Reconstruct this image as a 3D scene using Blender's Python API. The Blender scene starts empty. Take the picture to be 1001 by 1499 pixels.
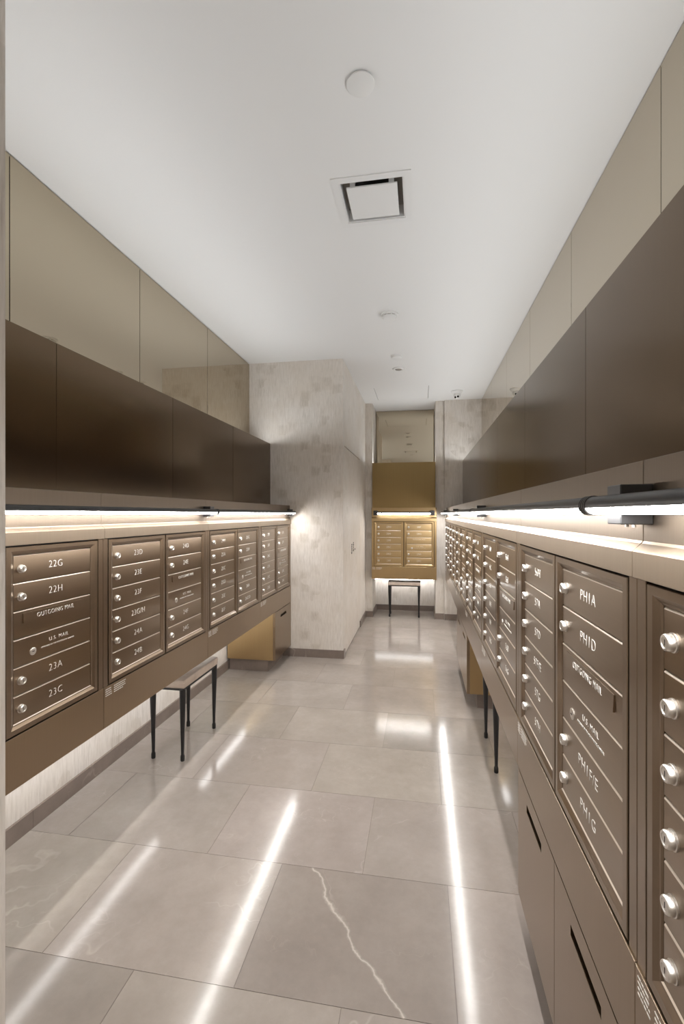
import bpy, bmesh, math, random
from mathutils import Vector, Matrix

S = bpy.context.scene
C = S.collection
PI = math.pi

# ------------------------------------------------------------------ camera, world, exposure
F_PX, W_PX = 672.9, 1001.0
cam_d = bpy.data.cameras.new('camera')
cam_d.sensor_fit = 'HORIZONTAL'
cam_d.sensor_width = 36.0
cam_d.lens = F_PX / W_PX * 36.0
cam_d.shift_y = 2.9 / W_PX
cam_d.clip_start = 0.02
cam = bpy.data.objects.new('camera', cam_d)
C.objects.link(cam)
cam.location = (0, 0, 1.40)
cam.rotation_euler = (PI / 2, 0, 0.168)
S.camera = cam

wd = bpy.data.worlds.new('world')
S.world = wd
wd.use_nodes = True
wd.node_tree.nodes['Background'].inputs[0].default_value = (0.9, 0.92, 1, 1)
wd.node_tree.nodes['Background'].inputs[1].default_value = 0.05

S.view_settings.view_transform = 'Standard'
S.view_settings.look = 'None'
S.view_settings.gamma = 1
S.view_settings.use_curve_mapping = False
S.view_settings.exposure = 0.0
S.cycles.max_bounces = 10
S.cycles.diffuse_bounces = 6
S.cycles.glossy_bounces = 6
S.cycles.caustics_reflective = True
S.cycles.sample_clamp_indirect = 6

# strengths of the lamps the room has and of an added wall wash (used by the lamp builders)
E_BAR, E_UNDER, E_COVE, E_ADDED_WASH = 76.0, 11.0, 33.0, 115.0
COL_BAR, COL_UNDER, COL_COVE = (1, 0.975, 0.95), (1.0, 0.99, 0.98), (0.95, 0.975, 0.99)

# ------------------------------------------------------------------ measures (metres)
XL, XR, YB = -1.255, 0.332, 6.15            # fronts of the three mailbox runs
WL, WR, WB = -1.712, 0.817, 6.74            # plain walls behind them
ML, MR, MB = -1.686, 0.792, 6.72            # mirror faces
DL, DR, DB = -1.467, 0.552, 6.20            # dark bronze panel faces
ZC, ZD, ZS = 2.905, 2.10, 1.483             # ceiling, top of dark panels, top of light strip
ZA = 0.533                                  # underside of the runs
YW, XP = 4.39, -0.735                       # partition block at the far left
YR = 6.225                                  # end wall at the right
Y0 = -0.60                                  # wall behind the camera

# ------------------------------------------------------------------ materials
def srgb(r, g, b):
    f = lambda c: (c / 255 / 12.92) if c <= 10.31 else ((c / 255 + 0.055) / 1.055) ** 2.4
    return (f(r), f(g), f(b), 1)

class NT:
    def __init__(s, name):
        s.m = bpy.data.materials.new(name)
        s.m.use_nodes = True
        s.t = s.m.node_tree
        s.b = s.t.nodes['Principled BSDF']
    def n(s, typ, **kw):
        nd = s.t.nodes.new('ShaderNode' + typ)
        for k, v in kw.items():
            if hasattr(nd, k): setattr(nd, k, v)
            else: nd.inputs[k].default_value = v
        return nd
    def l(s, a, b): s.t.links.new(a, b)
    def p(s, **kw):
        for k, v in kw.items(): s.b.inputs[k.replace('_', ' ')].default_value = v
        return s
    def coords(s, scale, rnd=True, kind='Object'):
        tc = s.n('TexCoord')
        out = tc.outputs[kind]
        if rnd:
            oi = s.n('ObjectInfo')
            mul = s.n('Math', operation='MULTIPLY'); mul.inputs[1].default_value = 37.0
            s.l(oi.outputs['Random'], mul.inputs[0])
            add = s.n('VectorMath', operation='ADD')
            s.l(out, add.inputs[0]); s.l(mul.outputs[0], add.inputs[1])
            out = add.outputs[0]
        mp = s.n('Mapping'); mp.inputs['Scale'].default_value = scale
        s.l(out, mp.inputs['Vector'])
        return mp.outputs[0]
    def noise(s, vec, scale=1, detail=3, rough=0.5):
        nz = s.n('TexNoise'); nz.inputs['Scale'].default_value = scale
        nz.inputs['Detail'].default_value = detail; nz.inputs['Roughness'].default_value = rough
        s.l(vec, nz.inputs['Vector'])
        return nz.outputs['Fac']
    def ramp(s, fac, stops):
        r = s.n('ValToRGB'); e = r.color_ramp.elements
        while len(e) < len(stops): e.new(0.5)
        for i, (p, c) in enumerate(stops): e[i].position = p; e[i].color = c
        s.l(fac, r.inputs[0])
        return r.outputs[0]
    def mix(s, fac, a, b, typ='MIX'):
        m = s.n('MixRGB', blend_type=typ)
        for i, v in enumerate((fac, a, b)):
            if hasattr(v, 'links'): s.l(v, m.inputs[i])
            else: m.inputs[i].default_value = v
        return m.outputs[0]
    def bump(s, h, strength, dist=0.002):
        b = s.n('Bump'); b.inputs['Strength'].default_value = strength; b.inputs['Distance'].default_value = dist
        s.l(h, b.inputs['Height']); s.l(b.outputs[0], s.b.inputs['Normal'])

def g(v): return (v, v, v, 1)

def brushed(name, col, rough, scale, amount=0.12, tone=0.06, bump=0.05, coat=0.0):
    """brushed metal, grain along the axis whose scale is small; tone: difference from piece to piece"""
    t = NT(name)
    v = t.coords(scale)
    nz = t.noise(v, 1, 4, 0.65)
    lo = tuple(c * (1 - amount) for c in col[:3]) + (1,)
    hi = tuple(min(1, c * (1 + amount)) for c in col[:3]) + (1,)
    c = t.ramp(nz, [(0.3, lo), (0.7, hi)])
    oi = t.n('ObjectInfo')
    mr = t.n('MapRange'); mr.inputs['To Min'].default_value = 1 - tone; mr.inputs['To Max'].default_value = 1 + tone
    t.l(oi.outputs['Random'], mr.inputs['Value'])
    t.l(t.mix(1.0, c, mr.outputs[0], 'MULTIPLY'), t.b.inputs['Base Color'])
    t.p(Roughness=rough)
    if bump: t.bump(nz, bump, 0.0006)
    t.p(Metallic=1.0, Coat_Weight=coat, Coat_Roughness=0.12)
    return t.m

BRONZE = (0.29, 0.225, 0.165, 1)
M = {}
M['bronze_door'] = brushed('brushed_bronze_door', (0.28, 0.21, 0.148, 1), 0.28, (3, 3, 260), 0.02, 0.03, 0, 0.5)
M['bronze_frame'] = brushed('bronze_frame', (0.245, 0.183, 0.128, 1), 0.32, (40, 40, 40), 0.03, 0.03, 0, 0.4)
M['bronze_sheet'] = brushed('brushed_bronze_sheet', (0.31, 0.248, 0.188, 1), 0.46, (220, 220, 2.0), 0.035, 0.03, 0, 0.15)
M['bronze_low'] = brushed('brushed_bronze_lower_board', (0.31, 0.228, 0.150, 1), 0.30, (300, 300, 2.0), 0.025, 0.03, 0, 0.3)
M['bronze_back'] = brushed('brushed_bronze_backing', (0.215, 0.172, 0.132, 1), 0.48, (220, 220, 2.0), 0.035, 0.03, 0, 0.1)
M['bronze_panel'] = brushed('dark_bronze_panel', (0.165, 0.118, 0.076, 1), 0.19, (260, 260, 1.2), 0.035, 0.06, 0, 0.04)
M['bronze_reflect'] = brushed('brushed_bronze_gold_reflection', (0.48, 0.345, 0.180, 1), 0.36, (190, 190, 2.0), 0.025, 0.03, 0, 0.2)  # golden reflection on camera-facing bronze is put into the base colour
M['panel_reflect'] = brushed('dark_bronze_panel_gold_reflection', (0.33, 0.232, 0.105, 1), 0.30, (190, 190, 1.2), 0.04, 0.03, 0, 0.2)  # far panel's golden reflection is likewise put into its colour

t = NT('pale_edge_highlight'); t.p(Base_Color=(0.80, 0.72, 0.63, 1), Metallic=1.0, Roughness=0.52); M['edge'] = t.m  # pale colour holds the light caught along door and frame edges
t = NT('bronze_mirror_glass'); t.p(Base_Color=(0.50, 0.435, 0.335, 1), Metallic=1.0, Roughness=0.012); M['mirror'] = t.m
t = NT('black_gap'); t.p(Base_Color=(0.012, 0.010, 0.008, 1), Roughness=0.6); M['dark'] = t.m
t = NT('white_print'); t.p(Base_Color=(0.86, 0.84, 0.80, 1), Roughness=0.5); M['print'] = t.m
t = NT('satin_nickel_lock')
nz = t.noise(t.coords((200, 200, 200)), 1, 2)
t.l(t.ramp(nz, [(0.3, (0.74, 0.71, 0.67, 1)), (0.7, (0.86, 0.83, 0.79, 1))]), t.b.inputs['Base Color'])
t.p(Metallic=1.0, Roughness=0.30); M['lock'] = t.m
t = NT('grey_black_lamp_tube'); t.p(Base_Color=(0.055, 0.055, 0.057, 1), Metallic=0.55, Roughness=0.38); M['tube'] = t.m
t = NT('black_lacquered_leg'); t.p(Base_Color=(0.011, 0.011, 0.012, 1), Roughness=0.28); M['leg'] = t.m
t = NT('black_rubber'); t.p(Base_Color=(0.012, 0.012, 0.012, 1), Roughness=0.6); M['rubber'] = t.m

t = NT('taupe_leather')
v = t.coords((1, 1, 1))
nz = t.noise(v, 18, 4); vo = t.n('TexVoronoi'); vo.inputs['Scale'].default_value = 260; t.l(v, vo.inputs['Vector'])
t.l(t.ramp(nz, [(0.3, srgb(176, 159, 145)), (0.7, srgb(197, 181, 167))]), t.b.inputs['Base Color'])
t.bump(vo.outputs[0], 0.15, 0.0008); t.p(Roughness=0.42); M['leather'] = t.m

t = NT('white_ceiling_paint')
nz = t.noise(t.coords((1, 1, 1), False), 240, 2)
t.p(Base_Color=(0.80, 0.80, 0.795, 1), Roughness=0.75); t.bump(nz, 0.04, 0.0005); M['ceiling'] = t.m
t = NT('white_plastic'); t.p(Base_Color=(0.80, 0.80, 0.79, 1), Roughness=0.4); M['plastic'] = t.m
t = NT('white_enamel'); t.p(Base_Color=(0.78, 0.78, 0.775, 1), Roughness=0.5); M['enamel'] = t.m
t = NT('grey_duct'); t.p(Base_Color=(0.30, 0.28, 0.25, 1), Roughness=0.6); M['duct'] = t.m
t = NT('black_lens'); t.p(Base_Color=(0.01, 0.01, 0.012, 1), Roughness=0.06); M['lens'] = t.m

# pale wallcovering: upright fibre streaks, pressed square patches, warm and cool clouds
t = NT('mottled_wallcovering')
v1 = t.coords((1, 1, 1), False)
vs = t.coords((95, 95, 9), False)
streak = t.noise(vs, 1, 4, 0.7)
cloud = t.noise(v1, 2.6, 4, 0.6)
base = t.ramp(streak, [(0.22, srgb(190, 183, 174)), (0.5, srgb(217, 211, 204)), (0.78, srgb(232, 227, 221))])
base = t.mix(t.ramp(cloud, [(0.35, g(0)), (0.68, g(0.6))]), base, srgb(203, 193, 180), 'MIX')
vp = t.coords((9, 9, 9), False)
vo = t.n('TexVoronoi', distance='CHEBYCHEV', feature='F1'); vo.inputs['Scale'].default_value = 1.0; vo.inputs['Randomness'].default_value = 1.0
t.l(vp, vo.inputs['Vector'])
sel = t.n('SeparateColor'); t.l(vo.outputs['Color'], sel.inputs[0])
pick = t.ramp(sel.outputs[0], [(0.77, g(0)), (0.86, g(1))])
core = t.ramp(vo.outputs['Distance'], [(0.22, g(1)), (0.55, g(0))])
patch = t.mix(1.0, pick, core, 'MULTIPLY')
fine = t.noise(t.coords((130, 130, 22), False), 1, 3, 0.7)
patch = t.mix(1.0, patch, t.ramp(fine, [(0.30, g(0.1)), (0.75, g(0.55))]), 'MULTIPLY')
base = t.mix(patch, base, srgb(160, 147, 129))
t.l(base, t.b.inputs['Base Color'])
t.bump(streak, 0.22, 0.0015); t.p(Roughness=0.62); M['wall'] = t.m

# polished grey-beige limestone, tone of each tile from the object's colour
def stone(name, a, b, rough, tinted):
    t = NT(name)
    v = t.coords((1, 1, 1))
    c1 = t.noise(v, 3.2, 6, 0.62)
    c2 = t.noise(v, 26, 5, 0.7)
    col = t.mix(t.ramp(c1, [(0.3, g(0)), (0.72, g(1))]), a, b)
    col = t.mix(t.ramp(c2, [(0.35, g(0.0)), (0.75, g(0.22))]), col, tuple(x * 0.72 for x in a[:3]) + (1,))
    wv = t.n('VectorMath', operation='ADD')
    wn = t.n('TexNoise'); wn.inputs['Scale'].default_value = 2.2; wn.inputs['Detail'].default_value = 4
    t.l(v, wn.inputs['Vector'])
    t.l(v, wv.inputs[0]); t.l(wn.outputs['Color'], wv.inputs[1])
    def vein(scale, width, lo, hi, fac, src):
        n1 = t.noise(wv.outputs[0], scale, 3, 0.55)
        d = t.n('Math', operation='SUBTRACT'); t.l(n1, d.inputs[0]); d.inputs[1].default_value = 0.5
        ab = t.n('Math', operation='ABSOLUTE'); t.l(d.outputs[0], ab.inputs[0])
        line = t.ramp(ab.outputs[0], [(0.0, g(1)), (width, g(0))])
        mask = t.ramp(t.noise(v, src, 3, 0.6), [(lo, g(0)), (hi, g(fac))])
        return t.mix(1.0, line, mask, 'MULTIPLY')
    col = t.mix(vein(0.9, 0.0035, 0.52, 0.68, 0.36, 2.3), col, srgb(200, 190, 181))
    col = t.mix(vein(3.1, 0.006, 0.52, 0.72, 0.3, 3.7), col, srgb(190, 181, 172))
    if tinted:
        oi = t.n('ObjectInfo')
        col = t.mix(1.0, col, oi.outputs['Color'], 'MULTIPLY')
    t.l(col, t.b.inputs['Base Color'])
    r = t.n('MapRange'); r.inputs['To Min'].default_value = rough * 0.8; r.inputs['To Max'].default_value = rough * 1.3
    t.l(c2, r.inputs['Value']); t.l(r.outputs[0], t.b.inputs['Roughness'])
    t.p(IOR=1.43)
    return t
M['tile'] = stone('polished_limestone', srgb(150, 141, 134), srgb(168, 159, 152), 0.12, True).m
M['base'] = stone('honed_limestone_base', srgb(112, 100, 92), srgb(136, 123, 114), 0.30, False).m
t = NT('grey_grout'); t.p(Base_Color=srgb(120, 110, 102), Roughness=0.8); M['grout'] = t.m

# the one tile with a bold diagonal vein of its own
t = stone('limestone_with_bold_vein', srgb(147, 138, 131), srgb(164, 155, 148), 0.12, True)
tc = t.n('TexCoord'); sx = t.n('SeparateXYZ'); t.l(tc.outputs['Object'], sx.inputs[0])
wob = t.n('TexNoise'); wob.inputs['Scale'].default_value = 7.0; wob.inputs['Detail'].default_value = 5; t.l(tc.outputs['Object'], wob.inputs['Vector'])
def mth(op, a, b):
    m = t.n('Math', operation=op)
    for i, x in enumerate((a, b)):
        if hasattr(x, 'links'): t.l(x, m.inputs[i])
        else: m.inputs[i].default_value = x
    return m.outputs[0]
line = mth('ADD', mth('MULTIPLY', sx.outputs[0], 0.79), mth('MULTIPLY', sx.outputs[1], 0.61))
line = mth('ADD', line, mth('MULTIPLY', mth('SUBTRACT', wob.outputs['Fac'], 0.5), 0.11))
line = mth('ABSOLUTE', mth('ADD', line, 0.015), 0)
vein = t.ramp(line, [(0.0, g(0.75)), (0.0018, g(0.4)), (0.0055, g(0.0))])
old = t.b.inputs['Base Color'].links[0].from_socket
t.l(t.mix(vein, old, srgb(206, 197, 187)), t.b.inputs['Base Color'])
M['tile_vein'] = t.m

def emitter(name, col, e):
    t = NT(name)
    t.p(Base_Color=(0.8, 0.8, 0.8, 1), Roughness=0.5)
    t.b.inputs['Emission Color'].default_value = col + (1,)
    t.b.inputs['Emission Strength'].default_value = e
    return t.m
M['lamp_bar'] = emitter('lit_bar_diffuser', COL_BAR, E_BAR)
M['lamp_under'] = emitter('lit_led_under', COL_UNDER, E_UNDER)
M['added_wash'] = emitter('added_wall_wash', COL_UNDER, E_ADDED_WASH)  # added glow that brightens the walls below the runs
M['lamp_cove'] = emitter('lit_led_cove', COL_COVE, E_COVE)

# ------------------------------------------------------------------ mesh helpers
def quad(bm, pts):
    return bm.faces.new([bm.verts.new(p) for p in pts])

def box(bm, x0, x1, y0, y1, z0, z1):
    v = [bm.verts.new((x, y, z)) for z in (z0, z1) for y in (y0, y1) for x in (x0, x1)]
    for f in ((0, 2, 3, 1), (4, 5, 7, 6), (0, 1, 5, 4), (2, 6, 7, 3), (0, 4, 6, 2), (1, 3, 7, 5)):
        bm.faces.new([v[i] for i in f])
    return bm

def bevelled(bm, off, seg=1):
    bmesh.ops.bevel(bm, geom=bm.edges[:], offset=off, segments=seg, affect='EDGES', profile=0.5)
    return bm

def prism_x(bm, prof, x0, x1, closed=True):
    """extrude a (y, z) profile along x"""
    a = [bm.verts.new((x0, y, z)) for y, z in prof]
    b = [bm.verts.new((x1, y, z)) for y, z in prof]
    n = len(prof)
    for i in range(n if closed else n - 1):
        j = (i + 1) % n
        bm.faces.new((a[i], a[j], b[j], b[i]))
    if closed:
        bm.faces.new(a[::-1]); bm.faces.new(b)
    return bm

def lathe(bm, prof, seg=20, mat=None, cap0=True, cap1=True):
    """(radius, height) profile about z, then transformed by mat"""
    rings = []
    for r, h in prof:
        rings.append([bm.verts.new((r * math.cos(2 * PI * k / seg), r * math.sin(2 * PI * k / seg), h)) for k in range(seg)])
    for a, b in zip(rings, rings[1:]):
        for k in range(seg):
            bm.faces.new((a[k], a[(k + 1) % seg], b[(k + 1) % seg], b[k]))
    if cap0: bm.faces.new(rings[0][::-1])
    if cap1: bm.faces.new(rings[-1])
    if mat is not None:
        bmesh.ops.transform(bm, matrix=mat, verts=[v for r in rings for v in r])
    return bm

def mesh(name, bm, mat, smooth=False):
    bmesh.ops.recalc_face_normals(bm, faces=bm.faces[:])
    me = bpy.data.meshes.new(name)
    bm.to_mesh(me); bm.free()
    for m in (mat if isinstance(mat, (list, tuple)) else [mat]): me.materials.append(m)
    if smooth:
        for p in me.polygons: p.use_smooth = True
        me.set_sharp_from_angle(angle=math.radians(40))
    return me

def put(name, me, parent=None, loc=(0, 0, 0), rot=None):
    o = bpy.data.objects.new(name, me)
    C.objects.link(o)
    o.parent = parent
    o.location = loc
    if rot: o.rotation_euler = rot
    return o

def obj(name, bm, mat, parent=None, loc=(0, 0, 0), smooth=False):
    return put(name, mesh(name, bm, mat, smooth), parent, loc)

def thing(name, label, cat, loc, rotz=0.0, group=None):
    o = bpy.data.objects.new(name, None)
    o.empty_display_size = 0.05
    C.objects.link(o)
    o.location = loc; o.rotation_euler = (0, 0, rotz)
    o['label'] = label; o['category'] = cat
    if group: o['group'] = group
    return o

def struct(o):
    o['kind'] = 'structure'
    return o

def slab(bm, xs, ys, z0, z1, holes):
    """slab on a grid of cuts, without the cells in holes"""
    nx, ny = len(xs) - 1, len(ys) - 1
    solid = lambda i, j: 0 <= i < nx and 0 <= j < ny and (i, j) not in holes
    for i in range(nx):
        for j in range(ny):
            if not solid(i, j): continue
            a, b, c, d = xs[i], xs[i + 1], ys[j], ys[j + 1]
            quad(bm, [(a, c, z0), (a, d, z0), (b, d, z0), (b, c, z0)])
            quad(bm, [(a, c, z1), (b, c, z1), (b, d, z1), (a, d, z1)])
            if not solid(i - 1, j): quad(bm, [(a, c, z0), (a, c, z1), (a, d, z1), (a, d, z0)])
            if not solid(i + 1, j): quad(bm, [(b, c, z0), (b, d, z0), (b, d, z1), (b, c, z1)])
            if not solid(i, j - 1): quad(bm, [(a, c, z0), (b, c, z0), (b, c, z1), (a, c, z1)])
            if not solid(i, j + 1): quad(bm, [(a, d, z0), (a, d, z1), (b, d, z1), (b, d, z0)])
    bmesh.ops.remove_doubles(bm, verts=bm.verts[:], dist=1e-5)
    return bm

_text = {}
def text_mesh(s, size, width=None, depth=0.0004):
    """flat lettering facing -y, centred on the origin"""
    k = (s, size, width)
    if k in _text: return _text[k]
    cu = bpy.data.curves.new('lettering', 'FONT')
    cu.body = s; cu.size = size; cu.align_x = 'CENTER'; cu.align_y = 'CENTER'
    cu.extrude = depth; cu.resolution_u = 3; cu.offset = -0.022 * size; cu.space_character = 1.12
    o = bpy.data.objects.new('lettering', cu)
    C.objects.link(o)
    bpy.context.view_layer.update()
    me = bpy.data.meshes.new_from_object(o.evaluated_get(bpy.context.evaluated_depsgraph_get()))
    bpy.data.objects.remove(o); bpy.data.curves.remove(cu)
    xs = [v.co.x for v in me.vertices]; ys = [v.co.y for v in me.vertices]
    cx, cy = (min(xs) + max(xs)) / 2, (min(ys) + max(ys)) / 2
    k2 = width / (max(xs) - min(xs)) if width else 1.0
    for v in me.vertices:
        v.co = Vector(((v.co.x - cx) * k2, -v.co.z, v.co.y - cy))
    me.materials.clear(); me.materials.append(M['print'])
    me.name = 'lettering'
    _text[k] = me
    return me

# ------------------------------------------------------------------ structure: floor
fl = bmesh.new(); box(fl, WL - 0.1, WR + 0.1, Y0 - 0.1, WB + 0.1, -0.06, -0.0015)
floor = struct(obj('floor', fl, M['grout']))
rnd = random.Random(5)
TW, TH, TY, TX = 0.645, 0.49, 1.285, -0.22
tones = {(0, -1): 0.92, (1, -1): 1.0}
dark_tiles = {(-1, -2): 0.86, (0, -1): 0.90, (3, 0): 0.86, (4, -1): 0.93, (2, -2): 0.97, (0, -2): 1.02, (0, 0): 1.03}
tile_cache = {}
for r in range(-4, 12):
    y0, y1 = TY + r * TH, TY + (r + 1) * TH
    y0, y1 = max(y0, Y0), min(y1, WB)
    if y1 - y0 < 0.02: continue
    off = TX if r % 2 else TX + TW / 2
    for cidx in range(-4, 4):
        x0, x1 = off + cidx * TW, off + (cidx + 1) * TW
        x0, x1 = max(x0, WL), min(x1, WR)
        if x1 - x0 < 0.02: continue
        key = (round(x1 - x0, 4), round(y1 - y0, 4))
        w, d = key
        bold = (r == 0 and cidx == -1)
        kk = key + (bold,)
        if kk not in tile_cache:
            bm = bmesh.new(); gp = 0.0009
            box(bm, -w / 2 + gp, w / 2 - gp, -d / 2 + gp, d / 2 - gp, -0.010, 0.0)
            tile_cache[kk] = mesh('tile', bm, M['tile_vein'] if bold else M['tile'])
        o = put('tile', tile_cache[kk], floor, ((x0 + x1) / 2, (y0 + y1) / 2, 0))
        tn = dark_tiles.get((r, cidx), rnd.uniform(0.95, 1.05))
        o.color = (tn, tn * rnd.uniform(0.99, 1.01), tn * rnd.uniform(0.985, 1.01), 1)

# ------------------------------------------------------------------ structure: ceiling
DX0, DX1, DY0, DY1 = -0.372, -0.066, 2.055, 2.355       # opening of the air diffuser
HX0, HX1, HY0, HY1 = -0.547, 0.104, 5.48, 6.08          # opening of the access panel
xs = sorted([WL - 0.1, DX0, DX1, HX0, HX1, WR + 0.1])
ys = sorted([Y0 - 0.1, DY0, DY1, HY0, HY1, WB + 0.1])
holes = set()
for i in range(5):
    for j in range(5):
        mx, my = (xs[i] + xs[i + 1]) / 2, (ys[j] + ys[j + 1]) / 2
        if DX0 < mx < DX1 and DY0 < my < DY1: holes.add((i, j))
        if HX0 < mx < HX1 and HY0 < my < HY1: holes.add((i, j))
bm = bmesh.new(); slab(bm, xs, ys, ZC, ZC + 0.02, holes)
ceiling = struct(obj('ceiling', bm, M['ceiling']))
bm = bmesh.new(); box(bm, WL - 0.1, WR + 0.1, Y0 - 0.1, WB + 0.1, ZC + 0.20, ZC + 0.24)
struct(obj('ceiling_slab', bm, M['dark']))

# ------------------------------------------------------------------ structure: walls
def wall(name, *boxes):
    bm = bmesh.new()
    for b in boxes: box(bm, *b)
    return struct(obj(name, bm, M['wall']))
wall_left = wall('wall_left', (WL - 0.1, WL, Y0 - 0.1, WB + 0.1, 0, ZC))
wall_right = wall('wall_right', (WR, WR + 0.1, Y0 - 0.1, WB + 0.1, 0, ZC))
wall_back = wall('wall_back', (WL, WR, WB, WB + 0.1, 0, ZC))
wall_front = wall('wall_front', (WL, WR, Y0 - 0.1, Y0, 0, ZC))
wall('wall_entrance', (WL, -0.795, Y0, 0.772, 0, ZC))
D0, D1, DZ = 4.475, 5.640, 2.075                        # concealed door in the partition
wall_part = wall('wall_partition', (WL, XP - 0.04, YW, 6.24, 0, ZC), (XP - 0.04, XP, YW, D0, 0, ZC),
                 (XP - 0.04, XP, D1, 6.24, 0, ZC), (XP - 0.04, XP, D0, D1, DZ, ZC))
wall('wall_pilaster_left', (WL, -0.638, 6.24, WB, 0, ZC))
wall('wall_pilaster_right', (0.203, 0.312, 6.25, WB, 0, ZC))
wall('wall_end_right', (0.312, 0.319, 6.262, WB, 0, ZC), (0.319, WR, YR, WB, 0, ZC))

bm = bmesh.new(); box(bm, XP - 0.036, XP, D0 + 0.003, D1 - 0.003, 0.012, DZ - 0.010)
door = struct(obj('door_1', bm, M['wall']))
# small dark engraved marks beside the concealed door's edge (two upright rows and a dot)
bm = bmesh.new()
rr = random.Random(2)
for col, (yy, z0, z1) in enumerate(((4.97, 0.965, 1.075), (5.10, 0.985, 1.085))):
    z = z0
    while z < z1:
        h = rr.uniform(0.010, 0.022)
        box(bm, XP, XP + 0.0015, yy - rr.uniform(0.02, 0.035), yy + rr.uniform(0.02, 0.035), z, min(z + h, z1)); z += h + 0.006
lathe(bm, [(0.009, 0), (0.009, 0.004)], 10, Matrix.Translation((XP, 5.21, 1.00)) @ Matrix.Rotation(PI / 2, 4, 'Y'))
obj('door_sign', bm, M['dark'], door)

def baseboard(name, pieces):
    """stone skirting: each piece (x0,x1,y0,y1) is a stone of its own"""
    root = None
    for x0, x1, y0, y1 in pieces:
        bm = bmesh.new()
        dx, dy = (x1 - x0) / 2, (y1 - y0) / 2
        e = 0.0006
        box(bm, -dx + e, dx - e, -dy + e, dy - e, 0, 0.078)
        o = obj(name if root is None else 'stone', bm, M['base'], root)
        o.location = ((x0 + x1) / 2, (y0 + y1) / 2, 0.0)
        if root is None:
            root = struct(o)
        else:
            o.location = (o.location.x - root.location.x, o.location.y - root.location.y, 0)
T = 0.013
def run_y(x0, x1, ys): return [(x0, x1, a, b) for a, b in zip(ys, ys[1:])]
baseboard('baseboard_left', run_y(WL, WL + T, [0.772, 1.79, 2.75, 3.70, YW]))
baseboard('baseboard_right', run_y(WR - T, WR, [Y0, 0.60, 1.80, 3.00, 4.20, 5.40, YR]))
baseboard('baseboard_partition', [(WL + T, -1.06, YW - T, YW), (-1.06, XP + T, YW - T, YW), (XP, XP + T, YW, D0 - 0.01), (XP, XP + T, D1 + 0.005, 6.24)])
baseboard('baseboard_back', [(-0.638, 0.203, WB - T, WB), (-0.638, -0.638 + T, 6.24, WB - T), (0.203 - T, 0.203, 6.25, WB - T)])
baseboard('baseboard_pilaster_left', [(XP + T, -0.638 + T, 6.24 - T, 6.24)])
baseboard('baseboard_end_right', [(0.203 - T, 0.314, 6.25 - T, 6.25), (0.319, WR - T, YR - T, YR)])
baseboard('baseboard_entrance', [(WL + T, -0.795 + T, 0.772, 0.772 + T), (-0.795, -0.795 + T, Y0, 0.772)])

# mirror and dark bronze panels on the three walls: each panel a part of its wall
def panels(parent, axis, face, back, cuts, z0, z1, name, mat, lip=0.0):
    for a, b in zip(cuts, cuts[1:]):
        w = (b - a) / 2 - (0.0022 if name == 'mirror_panel' else 0.0011)
        bm = bmesh.new()
        sg = 1 if back > face else -1
        for a0, a1, zt in ([(face, face + sg * 0.02, z1), (face + sg * 0.02, back, z1 - lip)] if lip else [(face, back, z1)]):
            if axis == 'y': box(bm, min(a0, a1), max(a0, a1), -w, w, z0, zt)
            else: box(bm, -w, w, min(a0, a1), max(a0, a1), z0, zt)
        bevelled(bm, 0.0008)
        o = obj(name, bm, mat, parent)
        o.location = (0, (a + b) / 2, 0) if axis == 'y' else ((a + b) / 2, 0, 0)
cutL = [0.774, 1.658, 2.562, 3.468, YW]
cutR = [Y0, -0.155, 0.768, 1.690, 2.611, 3.540, 4.465, 5.387, YR]
panels(wall_left, 'y', ML, WL, cutL, ZD - 0.03, ZC - 0.006, 'mirror_panel', M['mirror'])
panels(wall_right, 'y', MR, WR, cutR, ZD - 0.03, ZC - 0.006, 'mirror_panel', M['mirror'])
panels(wall_back, 'x', MB, WB, [-0.634, 0.199], ZD - 0.03, ZC - 0.012, 'mirror_panel', M['mirror'])
cutLd = [0.774, 1.661, 2.559, 3.463, YW]
cutRd = [Y0, -0.155, 0.768, 1.670, 2.585, 3.464, 4.40, 5.32, YR]
panels(wall_left, 'y', DL, WL, cutLd, ZS - 0.02, ZD, 'bronze_panel', M['bronze_panel'], 0.024)
panels(wall_right, 'y', DR, WR, cutRd, ZS - 0.02, ZD, 'bronze_panel', M['bronze_panel'], 0.024)
panels(wall_back, 'x', DB, WB, [-0.637, 0.202], ZS - 0.02, ZD - 0.01, 'bronze_panel', M['panel_reflect'], 0.024)

# ------------------------------------------------------------------ mailbox cabinets
# local frame: x to the viewer's right, -y toward the viewer, z up from the underside of the cabinet
FZ0, FZ1 = 0.702 - ZA, 1.296 - ZA           # door frames
DZ0, ROW = 0.731 - ZA, 0.0898               # first door, row height
_mc = {}
def frame_mesh(fw, mat):
    k = ('frame', round(fw, 4), mat.name)
    if k not in _mc:
        bm = bmesh.new()
        prof = [(0.0, 0.020), (0.0, 0.0035), (0.0015, 0.002), (0.017, 0.002), (0.0265, 0.0070), (0.0295, 0.0078), (0.0325, 0.0098), (0.0335, 0.020)]
        H = FZ1 - FZ0
        rings = []
        for o_, d in prof:
            rings.append([bm.verts.new(p) for p in ((o_, d, o_), (fw - o_, d, o_), (fw - o_, d, H - o_ * 0.82), (o_, d, H - o_ * 0.82))])
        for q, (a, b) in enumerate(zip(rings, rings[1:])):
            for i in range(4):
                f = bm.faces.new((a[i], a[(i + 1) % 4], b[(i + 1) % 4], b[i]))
                if q == 5 and i == 0: f.material_index = 1  # lower lip: bright line of light put in by the paler colour
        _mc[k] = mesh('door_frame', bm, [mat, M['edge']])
    return _mc[k]

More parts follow.
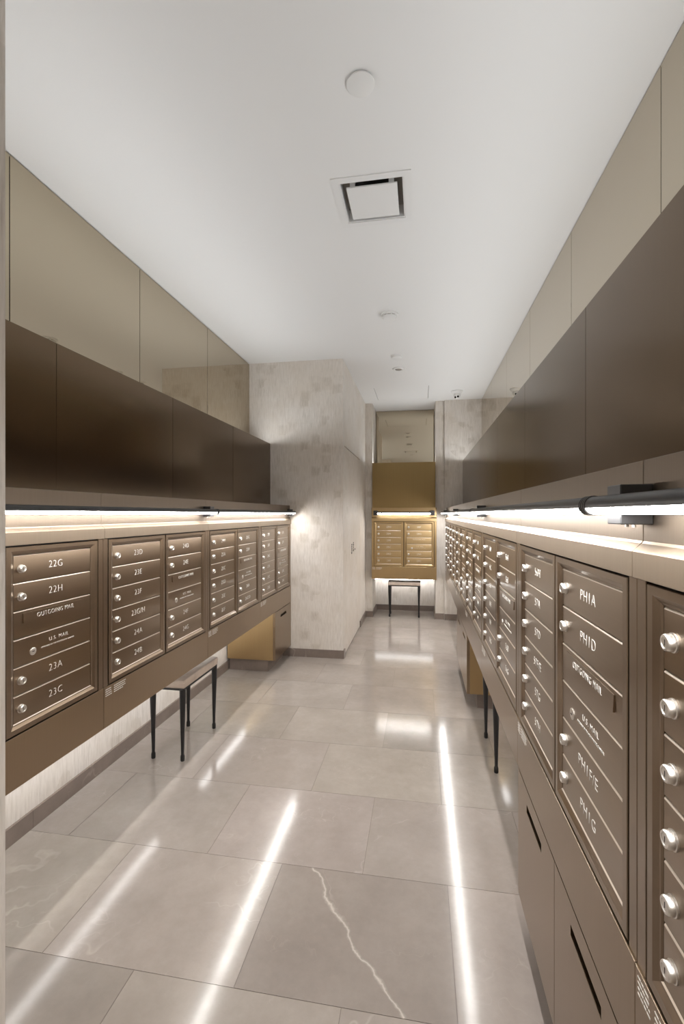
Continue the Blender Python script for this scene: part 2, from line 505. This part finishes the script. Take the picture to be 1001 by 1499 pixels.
def door_mesh(dw, mat):
    k = ('door', round(dw, 4), mat.name)
    if k not in _mc:
        bm = bmesh.new()
        h, gz = ROW, 0.0010
        rr_ = 0.0038
        prof = [(0.018, gz), (0.0104, gz), (0.0098, gz + 0.0006)]
        prof += [(0.0098 + rr_ * (1 - math.cos(a * PI / 10)), h - gz - rr_ * (1 - math.sin(a * PI / 10))) for a in range(6)] + [(0.018, h - gz)]
        prism_x(bm, prof, -dw / 2, dw / 2)
        for f in bm.faces:                       # light bar's highlight put into the colour of the rounded upper edge
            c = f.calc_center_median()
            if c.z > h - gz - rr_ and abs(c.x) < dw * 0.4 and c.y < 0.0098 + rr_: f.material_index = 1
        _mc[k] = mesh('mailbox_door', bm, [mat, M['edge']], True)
    return _mc[k]

def lock_mesh():
    if 'lock' not in _mc:
        bm = bmesh.new()
        R = Matrix.Rotation(PI / 2, 4, 'X')
        lathe(bm, [(0.0138, 0.0), (0.0138, 0.0025), (0.0124, 0.0032), (0.0122, 0.0100), (0.0108, 0.0124), (0.0080, 0.0128), (0.0074, 0.0116), (0.0001, 0.0116)], 20, R, False, True)
        n0 = len(bm.faces)
        box(bm, -0.0007, 0.0007, -0.0119, -0.0112, -0.0042, 0.0042)
        bm.faces.ensure_lookup_table()
        for f in bm.faces[n0:]: f.material_index = 1
        _mc['lock'] = mesh('lock', bm, [M['lock'], M['dark']], True)
    return _mc['lock']

def arrow_lock_mesh():
    if 'alock' not in _mc:
        bm = bmesh.new()
        R = Matrix.Rotation(PI / 2, 4, 'X')
        lathe(bm, [(0.0130, 0.0), (0.0130, 0.0016), (0.0110, 0.0026), (0.0001, 0.0026)], 18, R, False, True)
        n0 = len(bm.faces)
        box(bm, -0.0045, 0.0045, -0.0031, -0.0020, -0.0012, 0.0014)
        bm.faces.ensure_lookup_table()
        for f in bm.faces[n0:]: f.material_index = 1
        _mc['alock'] = mesh('lock', bm, [M['lock'], M['dark']], True)
    return _mc['alock']

def flap_mesh(dw, mat):
    k = ('flap', round(dw, 4), mat.name)
    if k not in _mc:
        bm = bmesh.new()
        w, h = dw * 0.80 / 2, 0.0155
        v = [(-w, 0, -h), (w, 0, -h), (w, 0, h), (-w, 0, h)]
        box(bm, -w, w, -0.0022, 0.0006, -h, h)
        for vt in bm.verts:                      # the flap stands out a little more at its lower edge
            if vt.co.z < 0 and vt.co.y < -0.001: vt.co.y -= 0.0014
        _mc[k] = mesh('slot_flap', bm, mat)
    return _mc[k]

def notice_mesh():
    if 'notice' not in _mc:
        bm = bmesh.new(); r = random.Random(9)
        for blk, (x0, wmax) in enumerate(((0.0, 0.042), (0.052, 0.078))):
            for ln in range(4):
                z = -ln * 0.0085; x = x0
                end = x0 + wmax * r.uniform(0.72, 1.0)
                while x < end:
                    w = r.uniform(0.006, 0.014)
                    box(bm, x, min(x + w, end), -0.0004, 0.0002, z - 0.0014, z + 0.0014); x += w + 0.0022
        _mc['notice'] = mesh('notice_print', bm, M['print'])
    return _mc['notice']

def cabinet(label, loc, rotz, W, depth, left, right, notice=True, extra_depth=None, gold=False):
    md, mf, ms, ml_, mb = (M['bronze_reflect'],) * 5 if gold else (M['bronze_door'], M['bronze_frame'], M['bronze_sheet'], M['bronze_low'], M['bronze_back'])  # gold: same bronze with its golden reflection put into the colour
    root = thing('mailbox_cabinet', label, 'mailbox', loc, rotz, 'wall mailbox cabinets')
    e = 0.0008
    mg = 0.033
    fw = (W - 2 * mg - 0.008) / 2
    dw = fw - 2 * 0.0335
    # carcass
    bm = bmesh.new(); box(bm, e, W - e, 0.020, depth, 0.002, ZS - ZA)
    if extra_depth: box(bm, 0.012, W - 0.022, depth, extra_depth, 0.03, ZS - ZA - 0.005)
    obj('carcass', bm, M['dark'], root)
    # lower board
    bm = bmesh.new(); box(bm, e, W - e, 0.0, 0.021, 0.0, FZ0 - 0.004); bevelled(bm, 0.0007)
    obj('lower_panel', bm, ml_, root)
    # stiles beside the door frames
    for x0, x1 in ((e, mg - 0.005), (W - mg + 0.005, W - e)):
        bm = bmesh.new(); box(bm, x0, x1, 0.003, 0.021, FZ0 - 0.004, 1.2995 - ZA); bevelled(bm, 0.0010)
        obj('stile', bm, mf, root)
    # projecting ledge over the doors, with a sloped top
    bm = bmesh.new()
    z0, z1, z2 = 1.3005 - ZA, 1.343 - ZA, 1.358 - ZA
    prism_x(bm, [(0.024, z0), (-0.002, z0), (-0.004, z0 + 0.001), (-0.004, z1 - 0.0015), (-0.0025, z1), (0.0095, z2 - 0.004), (0.0120, z2), (0.024, z2)], e, W - e)
    bmesh.ops.bevel(bm, geom=[ed for ed in bm.edges if abs(ed.verts[0].co.x - ed.verts[1].co.x) < 1e-6], offset=0.0008, segments=1, affect='EDGES')
    obj('ledge', bm, ms, root)
    # board behind the light bar
    bm = bmesh.new(); box(bm, e, W - e, 0.012, 0.024, z2 - 0.002, ZS - ZA + 0.001); bevelled(bm, 0.0008)
    obj('backing_panel', bm, mb, root)
    for c, names in enumerate((left, right)):
        fx = mg + c * (fw + 0.008)
        put('door_frame', frame_mesh(fw, mf), root, (fx, 0, FZ0))
        for k in range(6):
            d = put('mailbox_door', door_mesh(dw, md), root, (fx + fw / 2, 0, DZ0 + (5 - k) * ROW))
            s = names[k]
            zc = ROW * 0.5
            if s == 'OUT':
                put('slot_flap', flap_mesh(dw, md), d, (0, 0.0098, zc + 0.017))
                put('lettering', text_mesh('OUTGOING MAIL', 0.0215, 0.165), d, (0.0, 0.0064, zc + 0.018), (0, 0, 0))
            elif s == 'US':
                put('lock', arrow_lock_mesh(), d, (-dw * 0.285, 0.0098, zc - 0.010))
                put('lettering', text_mesh('U.S. MAIL', 0.0180, 0.088), d, (0.015, 0.0094, zc + 0.012))
                put('small_lettering', text_mesh('APPROVED BY THE POSTMASTER GENERAL', 0.0072, 0.150), d, (0.012, 0.0094, zc - 0.008))
            else:
                put('lock', lock_mesh(), d, (-dw / 2 + 0.026, 0.0098, zc - 0.001))
                put('number', text_mesh(s, 0.0345), d, (0.0, 0.0094, zc + 0.002))
    if notice:
        put('notice_print', notice_mesh(), root, (0.010, 0.0, FZ0 - 0.016))
    return root

RL, RR = PI / 2, -PI / 2
HL, HR = XL - WL, WR - XR
cabL = [0.745, 1.665, 2.585, 3.505, YW]
left_runs = [
    ('bronze left wall mailbox cabinet with doors 22G to 23C, cut off by the entrance wall',
     ['21H', '22A', '22C', '22D', '22E', '22F'], ['22G', '22H', 'OUT', 'US', '23A', '23C']),
    ('bronze left wall mailbox cabinet with doors 23D to 24B beside 24D to 24G',
     ['23D', '23E', '23F', '23G/H', '24A', '24B'], ['24D', '24E', 'OUT', 'US', '24F', '24G']),
    ('bronze left wall mailbox cabinet starting with door 24H, third from the camera',
     ['24H', '25A', '25C', '25D', '25E', '25F'], ['25G', '25H', 'OUT', 'US', '26A', '26C/D']),
    ('bronze left wall mailbox cabinet over the floor cabinet, touching the patterned partition wall',
     ['26E', '26F', '26G', '27A', '27C', '27D'], ['27E', '27F', 'OUT', 'US', '27G', '27H']),
]
for i, (lb, a, b) in enumerate(left_runs):
    y0 = max(cabL[i], 0.775)
    if i == 0:
        cabinet(lb, (XL, 0.775, ZA), RL, cabL[1] - 0.775, HL, a, b)
    else:
        cabinet(lb, (XL, cabL[i], ZA), RL, cabL[i + 1] - cabL[i], HL, a, b)
cabR = [-0.135, 0.787, 1.668, 2.600, 3.520, 4.440, 5.340, YR]
right_runs = [
    ('bronze right wall mailbox cabinet nearest the camera, showing only a column of six big locks',
     ['PH2A', 'PH2C', 'PH2D', 'PH2E', 'PH2F', 'PH2G'], ['PH3A', 'PH3C', 'OUT', 'US', 'PH3D', 'PH3E']),
    ('bronze right wall mailbox cabinet with doors PH1A to PH1G beside a 56H and 57A column',
     ['56H', '57A', '57D', '57F/E', '57G', '57H'], ['PH1A', 'PH1D', 'OUT', 'US', 'PH1F/E', 'PH1G']),
    ('bronze right wall mailbox cabinet above the knee space stool, third counted from the camera',
     ['55A', '55C', '55D', '55E', '55F', '55G'], ['56A', '56B', 'OUT', 'US', '56D', '56G']),
    ('bronze right wall mailbox cabinet fourth from the camera, beyond the right stool',
     ['53F', '53G', '54A', '54C', '54D', '54E'], ['54F', '54G', 'OUT', 'US', '54H', '54J']),
    ('bronze right wall mailbox cabinet above the far two door floor cabinet',
     ['51A', '51C', '51D', '51E', '51F', '51G'], ['52A', '52C', 'OUT', 'US', '52D', '53A']),
    ('bronze right wall mailbox cabinet second from the far end wall',
     ['48A', '48C', '48D', '48E', '48F', '48G'], ['49A', '49C', 'OUT', 'US', '49D', '50A']),
    ('bronze right wall mailbox cabinet touching the far end wall under the security camera',
     ['45A', '45C', '45D', '46A', '46C', '46D'], ['47A', '47C', 'OUT', 'US', '47D', '47E']),
]
for i, (lb, a, b) in enumerate(right_runs):
    cabinet(lb, (XR, cabR[i + 1], ZA), RR, cabR[i + 1] - cabR[i], HR, a, b)
cabinet('golden looking bronze mailbox cabinet alone on the far wall between two pilasters', (-0.640, YB, ZA), 0, 0.856, 0.086,
        ['27H', '28A', '28B', '28C', '28D', '28E'], ['28F', '28G', 'OUT', 'US', '29A', '29C'], True, 0.57, True)

# ------------------------------------------------------------------ light bars
def arc(cx, cz, r, a0, a1, n):
    return [(cx + r * math.cos(a0 + (a1 - a0) * k / n), cz + r * math.sin(a0 + (a1 - a0) * k / n)) for k in range(n + 1)]
RT, OT, ZT = 0.0150, -0.047, 1.414
def light_bar(label, loc, rotz, L, brackets, ends=True):
    """tube along local x in front of the backing panel; lower part glows"""
    root = thing('light_bar', label, 'light', loc, rotz, 'tube light bars')
    a0, a1 = math.radians(-52), math.radians(196)
    bm = bmesh.new()
    prism_x(bm, arc(OT, 0, RT, a0, a1, 16), 0.001, L - 0.001)
    obj('tube_housing', bm, M['tube'], root, smooth=True)
    bm = bmesh.new()
    prism_x(bm, arc(OT, 0.0, RT - 0.0006, a1, a0 + 2 * PI, 12)[::-1], 0.014, L - 0.016, False)
    obj('diffuser', bm, M['lamp_bar'], root, smooth=True)
    for x in (0.0, L - 0.014):
        bm = bmesh.new()
        lathe(bm, [(0.0148, 0), (0.0166, 0.001), (0.0166, 0.005), (0.0155, 0.006), (0.0155, 0.0085), (0.0166, 0.0095), (0.0166, 0.013), (0.0148, 0.014)], 20,
              Matrix.Translation((x, OT, 0)) @ Matrix.Rotation(PI / 2, 4, 'Y'))
        obj('end_collar', bm, M['tube'], root, smooth=True)
    for x, w, dp in brackets:
        bm = bmesh.new(); box(bm, x - w / 2, x + w / 2, -dp, 0.0120, -0.030, 0.031); bevelled(bm, 0.0015)
        b = obj('bracket', bm, M['tube'], root)
        bm = bmesh.new()
        for dx in (-0.012, 0.012): lathe(bm, [(0.0028, 0), (0.0028, 0.004), (0.0015, 0.005)], 8, Matrix.Translation((x + dx, -0.010, -0.0345)))
        obj('screw', bm, M['lock'], b)
    return root
light_bar('left wall light bar nearest the camera, a grey tube with white glow below', (XL, 0.835, ZT), RL, 1.767, [(1.740, 0.050, 0.034)])
light_bar('left wall light bar ending beside the patterned partition wall', (XL, 2.606, ZT), RL, 1.738, [(1.715, 0.040, 0.034)])
for y0, y1, lb in ((-0.590, 0.835, 'right wall light bar nearest the camera, its thick grey tube cut off by the frame'),
                   (0.838, 2.606, 'right wall light bar second from the camera, between two square brackets'),
                   (2.610, 4.378, 'right wall light bar third from the camera, short looking and far away'),
                   (4.382, 6.160, 'right wall light bar whose tip nearly meets the far end wall')):
    L = y1 - y0
    light_bar(lb, (XR, y1, ZT), RR, L, [(0.030 + 0.026 if y1 < 6 else 0.12, 0.050, 0.034)])
light_bar('light bar with black end blocks over the far golden looking mailbox cabinet', (-0.606, YB, ZT), 0, 0.790, [(0.024, 0.054, 0.068), (0.766, 0.054, 0.068)])

# LED strips: under the runs (seen in the floor's reflection) and on top of the dark panels, plus one added wall wash
def led(name, label, mat, x0, x1, y0, y1, z, down, tilt=None, wash=True, glow=True):
    root = thing(name, label, 'light', ((x0 + x1) / 2, (y0 + y1) / 2, z), 0, 'hidden led strips')
    dx, dy = (x1 - x0) / 2, (y1 - y0) / 2
    s = -1 if down else 1
    bm = bmesh.new(); box(bm, -dx, dx, -dy, dy, min(0, 0.006 * s), max(0, 0.006 * s)); obj('channel', bm, M['enamel'], root)
    i = 0.002
    if tilt:                                     # wedge-shaped lens: it leans toward the room, an added glow on its upright back brightens the wall
        ax, sg = tilt; hs = -1 if down else 1; hp = 0.020 if down else 0.030
        L = (dy if ax == 'x' else dx) - i; wv = (dx if ax == 'x' else dy) - i
        bm = bmesh.new()
        pr = [(-wv * sg, hs * 0.0062), (-wv * sg, hs * hp), (-wv * sg * 0.8, hs * hp), (wv * sg, hs * 0.0075), (wv * sg, hs * 0.0062)]
        a_, b_ = [[bm.verts.new((u, q, h) if ax == 'x' else (q, u, h)) for u, h in pr] for q in (-L, L)]
        bm.faces.new(a_); bm.faces.new(b_)
        for k in range(5):
            f = bm.faces.new((a_[k], a_[(k + 1) % 5], b_[(k + 1) % 5], b_[k]))
            f.material_index = 0 if k == 2 and glow else (2 if down and wash and k == 0 else 1)   # added glow on the under strips' backs to brighten the wall
        obj('lens', bm, [M[mat], M['enamel'], M['added_wash']], root)
        return
    bm = bmesh.new(); box(bm, -dx + i, dx - i, -dy + i, dy - i, 0.006 * s if down else 0.006, 0.0085 * s if down else 0.0085)
    obj('lens', bm, M[mat], root)
UZ = ZA + 0.002
led('led_strip', 'led strip under the left mailbox run, mirrored as a streak in the floor', 'lamp_under', -1.545, -1.505, 0.80, 3.86, UZ, True, ('x', 1))
led('led_strip', 'led strip under the right mailbox run above the stool', 'lamp_under', 0.563, 0.603, 1.70, 3.38, UZ, True, ('x', -1))
led('led_strip', 'led strip under the far golden looking mailbox cabinet above the stool', 'lamp_under', -0.60, 0.17, 6.185, 6.225, UZ, True, ('y', -1), wash=False)
led('led_strip', 'added wall brightening strip deep under the far golden looking mailbox cabinet', 'lamp_under', -0.60, 0.17, 6.525, 6.565, UZ + 0.025, True, ('y', -1), glow=False)  # added to brighten the wall behind the stool
led('led_strip', 'led strip under the right mailbox run past the far floor cabinet', 'lamp_under', 0.563, 0.603, 4.34, 6.15, UZ, True, ('x', -1))
led('led_strip', 'cove led strip on top of the left dark bronze panels', 'lamp_cove', -1.548, -1.518, 0.80, 4.24, ZD - 0.024, False, ('x', 1))
led('led_strip', 'cove led strip on top of the right dark bronze panels', 'lamp_cove', 0.603, 0.633, -0.55, 6.08, ZD - 0.024, False, ('x', -1))
led('led_strip', 'cove led strip on top of the far dark bronze panel', 'lamp_cove', -0.60, 0.16, 6.30, 6.33, ZD - 0.034, False, ('y', -1))

# ------------------------------------------------------------------ floor cabinets with slotted doors
def floor_cabinet(label, loc, rotz, W, depth, n, side_left=True, side_right=True):
    """doors with a slot pull below a mailbox run; local frame as for the mailbox cabinets, z from the floor"""
    root = thing('floor_cabinet', label, 'cabinet', loc, rotz, 'floor cabinets below the mailboxes')
    z0, z1 = 0.108, ZA - 0.004
    bm = bmesh.new(); box(bm, 0.018, W - 0.018, 0.024, depth - 0.014, z0 + 0.002, z1 - 0.004)
    obj('carcass', bm, M['dark'], root)
    for x0, on in ((0.0, side_left), (W - 0.018, side_right)):
        if not on: continue
        bm = bmesh.new(); box(bm, x0, x0 + 0.018, 0.021, depth - 0.013, z0, z1); bevelled(bm, 0.0008)
        obj('side_panel', bm, M['bronze_reflect'], root)
    bm = bmesh.new(); box(bm, 0.03, W - 0.03, 0.075, depth - 0.02, 0.0, z0 + 0.002)
    obj('plinth', bm, M['base'], root)
    dwid = W / n
    for k in range(n):
        bm = bmesh.new()
        w = dwid - 0.003
        sw, s0, s1 = 0.088, 0.458 - 0.0, 0.482 - 0.0
        xs_, zs_ = [-w / 2, -sw, sw, w / 2], [z0, s0, s1, z1]
        slab(bm, xs_, zs_, -0.020, 0.0, {(1, 1)})
        bmesh.ops.transform(bm, matrix=Matrix.Rotation(PI / 2, 4, 'X'), verts=bm.verts[:])
        d = obj('door', bm, M['bronze_low'], root, (dwid * (k + 0.5), 0, 0))
        bm = bmesh.new(); box(bm, -sw - 0.004, sw + 0.004, 0.0202, 0.023, s0 - 0.004, s1 + 0.004)
        obj('slot', bm, M['dark'], d)
    return root
floor_cabinet('bronze floor cabinet with one slotted door, under the left run by the partition', (XL, 3.888, 0), RL, YW - 0.002 - 3.888, HL, 1, True, False)
floor_cabinet('bronze floor cabinet at the lower right, nearest the camera, with two long slots', (XR, 1.655, 0), RR, 0.858, HR, 2)
floor_cabinet('bronze floor cabinet with golden looking side past the right stool, two small slots', (XR, 4.300, 0), RR, 0.895, HR, 2)

# ------------------------------------------------------------------ stools
def stool(label, loc, L, D, rotz=0.0, H=0.470):
    root = thing('stool', label, 'stool', loc, rotz, 'taupe leather stools')
    t_ = 0.060
    bm = bmesh.new(); box(bm, -L / 2, L / 2, -D / 2, D / 2, H - t_ + 0.012, H)
    bmesh.ops.bevel(bm, geom=[e for e in bm.edges], offset=0.009, segments=3, affect='EDGES', profile=0.5)
    for v in bm.verts:                               # slightly domed top
        if v.co.z > H - 0.004: v.co.z += 0.0
    seat = obj('seat', bm, M['leather'], root, smooth=True)
    bm = bmesh.new(); box(bm, -L / 2 + 0.002, L / 2 - 0.002, -D / 2 + 0.002, D / 2 - 0.002, H - 0.0165, H - 0.0135); bevelled(bm, 0.001)
    for v in bm.verts: v.co.x *= 1.012; v.co.y *= 1.02
    obj('piping', bm, M['leather'], seat)
    bm = bmesh.new(); box(bm, -L / 2 + 0.006, L / 2 - 0.006, -D / 2 + 0.006, D / 2 - 0.006, H - t_, H - t_ + 0.014)
    obj('seat_rail', bm, M['rubber'], root)
    for sx in (-1, 1):
        for sy in (-1, 1):
            bm = bmesh.new()
            top = Vector((sx * (L / 2 - 0.019), sy * (D / 2 - 0.019), H - t_ + 0.006))
            bot = Vector((sx * (L / 2 - 0.021), sy * (D / 2 - 0.021), 0.030))
            ax = top - bot
            q = Vector((0, 0, 1)).rotation_difference(ax.normalized()).to_matrix().to_4x4()
            lathe(bm, [(0.0086, 0), (0.0095, 0.05), (0.0175, ax.length * 0.86), (0.0180, ax.length)], 14, Matrix.Translation(bot) @ q)
            lg = obj('leg', bm, M['leg'], root, smooth=True)
            bm = bmesh.new()
            lathe(bm, [(0.0105, 0.0), (0.0118, 0.004), (0.0118, 0.026), (0.0088, 0.036)], 14, Matrix.Translation((bot.x, bot.y, 0)))
            obj('foot', bm, M['rubber'], lg, smooth=True)
    return root
stool('taupe leather stool with black legs under the left mailbox run', (-1.418, 2.622, 0), 0.445, 0.222, PI / 2, 0.462)
stool('taupe leather stool under the right mailbox run, only two black legs showing', (0.497, 2.790, 0), 0.435, 0.222, PI / 2, 0.462)
stool('taupe leather stool at the far end under the golden looking mailbox cabinet', (-0.212, 6.385, 0), 0.436, 0.222, 0, 0.478)

# ------------------------------------------------------------------ ceiling fittings
def disc(bm, prof, seg=28):
    """(radius, drop below the ceiling) profile"""
    return lathe(bm, [(r, -h) for r, h in prof], seg)
t1 = thing('ceiling_cover_plate', 'large round white cover plate on the ceiling, nearest the camera', 'cover plate', (-0.204, 1.592, ZC))
bm = bmesh.new(); disc(bm, [(0.040, -0.001), (0.040, 0.004), (0.049, 0.004), (0.049, 0.008), (0.047, 0.0095), (0.0001, 0.0095)], 36)
obj('plate', bm, M['plastic'], t1, smooth=True)

t2 = thing('air_diffuser', 'square white air diffuser with a dark gap round its plaque', 'vent', ((DX0 + DX1) / 2, (DY0 + DY1) / 2, ZC))
w = (DX1 - DX0) / 2; d = (DY1 - DY0) / 2
bm = bmesh.new()
slab(bm, [-0.180, -w + 0.006, w - 0.006, 0.180], [-0.178, -d + 0.006, d - 0.006, 0.178], -0.004, 0.0, {(1, 1)})
obj('frame', bm, M['enamel'], t2)
bm = bmesh.new()
slab(bm, [-w + 0.001, -w + 0.012, w - 0.012, w - 0.001], [-d + 0.001, -d + 0.012, d - 0.012, d - 0.001], 0.0, 0.060, {(1, 1)})
obj('neck', bm, M['enamel'], t2)
bm = bmesh.new(); box(bm, -w + 0.002, w - 0.002, -d + 0.002, d - 0.002, 0.060, 0.065)
back_ = obj('back_pan', bm, M['duct'], t2)
bm = bmesh.new(); lathe(bm, [(0.095, 0.052), (0.095, 0.060)], 28); obj('duct_opening', bm, M['dark'], back_)
bm = bmesh.new(); box(bm, -0.117, 0.117, -0.110, 0.118, -0.004, 0.003); bevelled(bm, 0.001)
pl = obj('plaque', bm, M['enamel'], t2)
for sx in (-0.09, 0.09):
    for sy in (-0.094, 0.094):
        bm = bmesh.new(); box(bm, sx - 0.012, sx + 0.012, sy - 0.004, sy + 0.004, 0.003, 0.061)
        obj('hanger', bm, M['enamel'], pl)

t3 = thing('smoke_detector', 'white domed smoke detector in the middle of the ceiling', 'detector', (-0.226, 3.475, ZC))
bm = bmesh.new(); disc(bm, [(0.066, -0.001), (0.066, 0.010), (0.058, 0.014)], 32); obj('base', bm, M['plastic'], t3, smooth=True)
bm = bmesh.new(); disc(bm, [(0.050, 0.013), (0.050, 0.021)], 28); obj('sensing_gap', bm, M['duct'], t3, smooth=True)
bm = bmesh.new(); disc(bm, [(0.054, 0.020), (0.054, 0.026), (0.047, 0.036), (0.030, 0.040), (0.0001, 0.0405)], 32); obj('cap', bm, M['plastic'], t3, smooth=True)
bm = bmesh.new()
for k in range(10):
    a = 2 * PI * k / 10
    box(bm, 0.0535 * math.cos(a) - 0.003, 0.0535 * math.cos(a) + 0.003, 0.0535 * math.sin(a) - 0.003, 0.0535 * math.sin(a) + 0.003, -0.0205, -0.013)
obj('rib', bm, M['plastic'], t3)

t4 = thing('ceiling_sensor', 'small plain white puck on the ceiling beyond the smoke detector', 'sensor', (-0.216, 4.402, ZC))
bm = bmesh.new(); disc(bm, [(0.056, -0.001), (0.056, 0.003), (0.046, 0.004), (0.046, 0.020), (0.042, 0.023), (0.0001, 0.023)], 28)
obj('puck', bm, M['plastic'], t4, smooth=True)

t5 = thing('ceiling_sprinkler', 'recessed round ceiling fitting with grey centre, farthest of the discs', 'fitting', (-0.221, 4.799, ZC))  # a sprinkler: ring here, nozzle below
bm = bmesh.new(); disc(bm, [(0.061, -0.001), (0.061, 0.005), (0.056, 0.009), (0.040, 0.010), (0.037, 0.003)], 28); obj('ring', bm, M['plastic'], t5, smooth=True)
bm = bmesh.new(); disc(bm, [(0.038, 0.003), (0.030, 0.010), (0.012, 0.013), (0.0001, 0.0135)], 24); obj('nozzle', bm, M['duct'], t5, smooth=True)

t6 = thing('security_camera', 'white security camera hanging from the ceiling near the right end wall', 'camera', (0.447, 5.79, ZC))
bm = bmesh.new(); disc(bm, [(0.070, -0.001), (0.070, 0.012), (0.064, 0.016), (0.055, 0.030), (0.046, 0.034)], 30); obj('base', bm, M['plastic'], t6, smooth=True)
bm = bmesh.new()
bmesh.ops.create_uvsphere(bm, u_segments=24, v_segments=14, radius=0.044)
bmesh.ops.translate(bm, verts=bm.verts[:], vec=(0, -0.004, -0.050))
ball = obj('eyeball', bm, M['plastic'], t6, smooth=True)
aim = Vector((-0.15, -0.72, -0.66)).normalized()
q = Vector((0, 0, 1)).rotation_difference(aim).to_matrix().to_4x4()
for dx in (-0.016, 0.016):
    bm = bmesh.new()
    lathe(bm, [(0.0125, 0.036), (0.0125, 0.046), (0.0001, 0.047)], 16, Matrix.Translation((0, -0.004, -0.050)) @ q @ Matrix.Translation((dx, 0, 0)))
    obj('lens', bm, M['lens'], ball, smooth=True)

t7 = thing('ceiling_access_panel', 'white ceiling access panel with thin dark joints before the far recess', 'hatch', ((HX0 + HX1) / 2, (HY0 + HY1) / 2, ZC))
w = (HX1 - HX0) / 2; d = (HY1 - HY0) / 2
bm = bmesh.new(); box(bm, -w + 0.005, w - 0.005, -d + 0.002, d - 0.002, 0.0003, 0.015); obj('panel', bm, M['ceiling'], t7)
bm = bmesh.new(); slab(bm, [-w, -w + 0.03, w - 0.03, w], [-d, -d + 0.03, d - 0.03, d], 0.016, 0.03, {(1, 1)}); obj('frame', bm, M['duct'], t7)
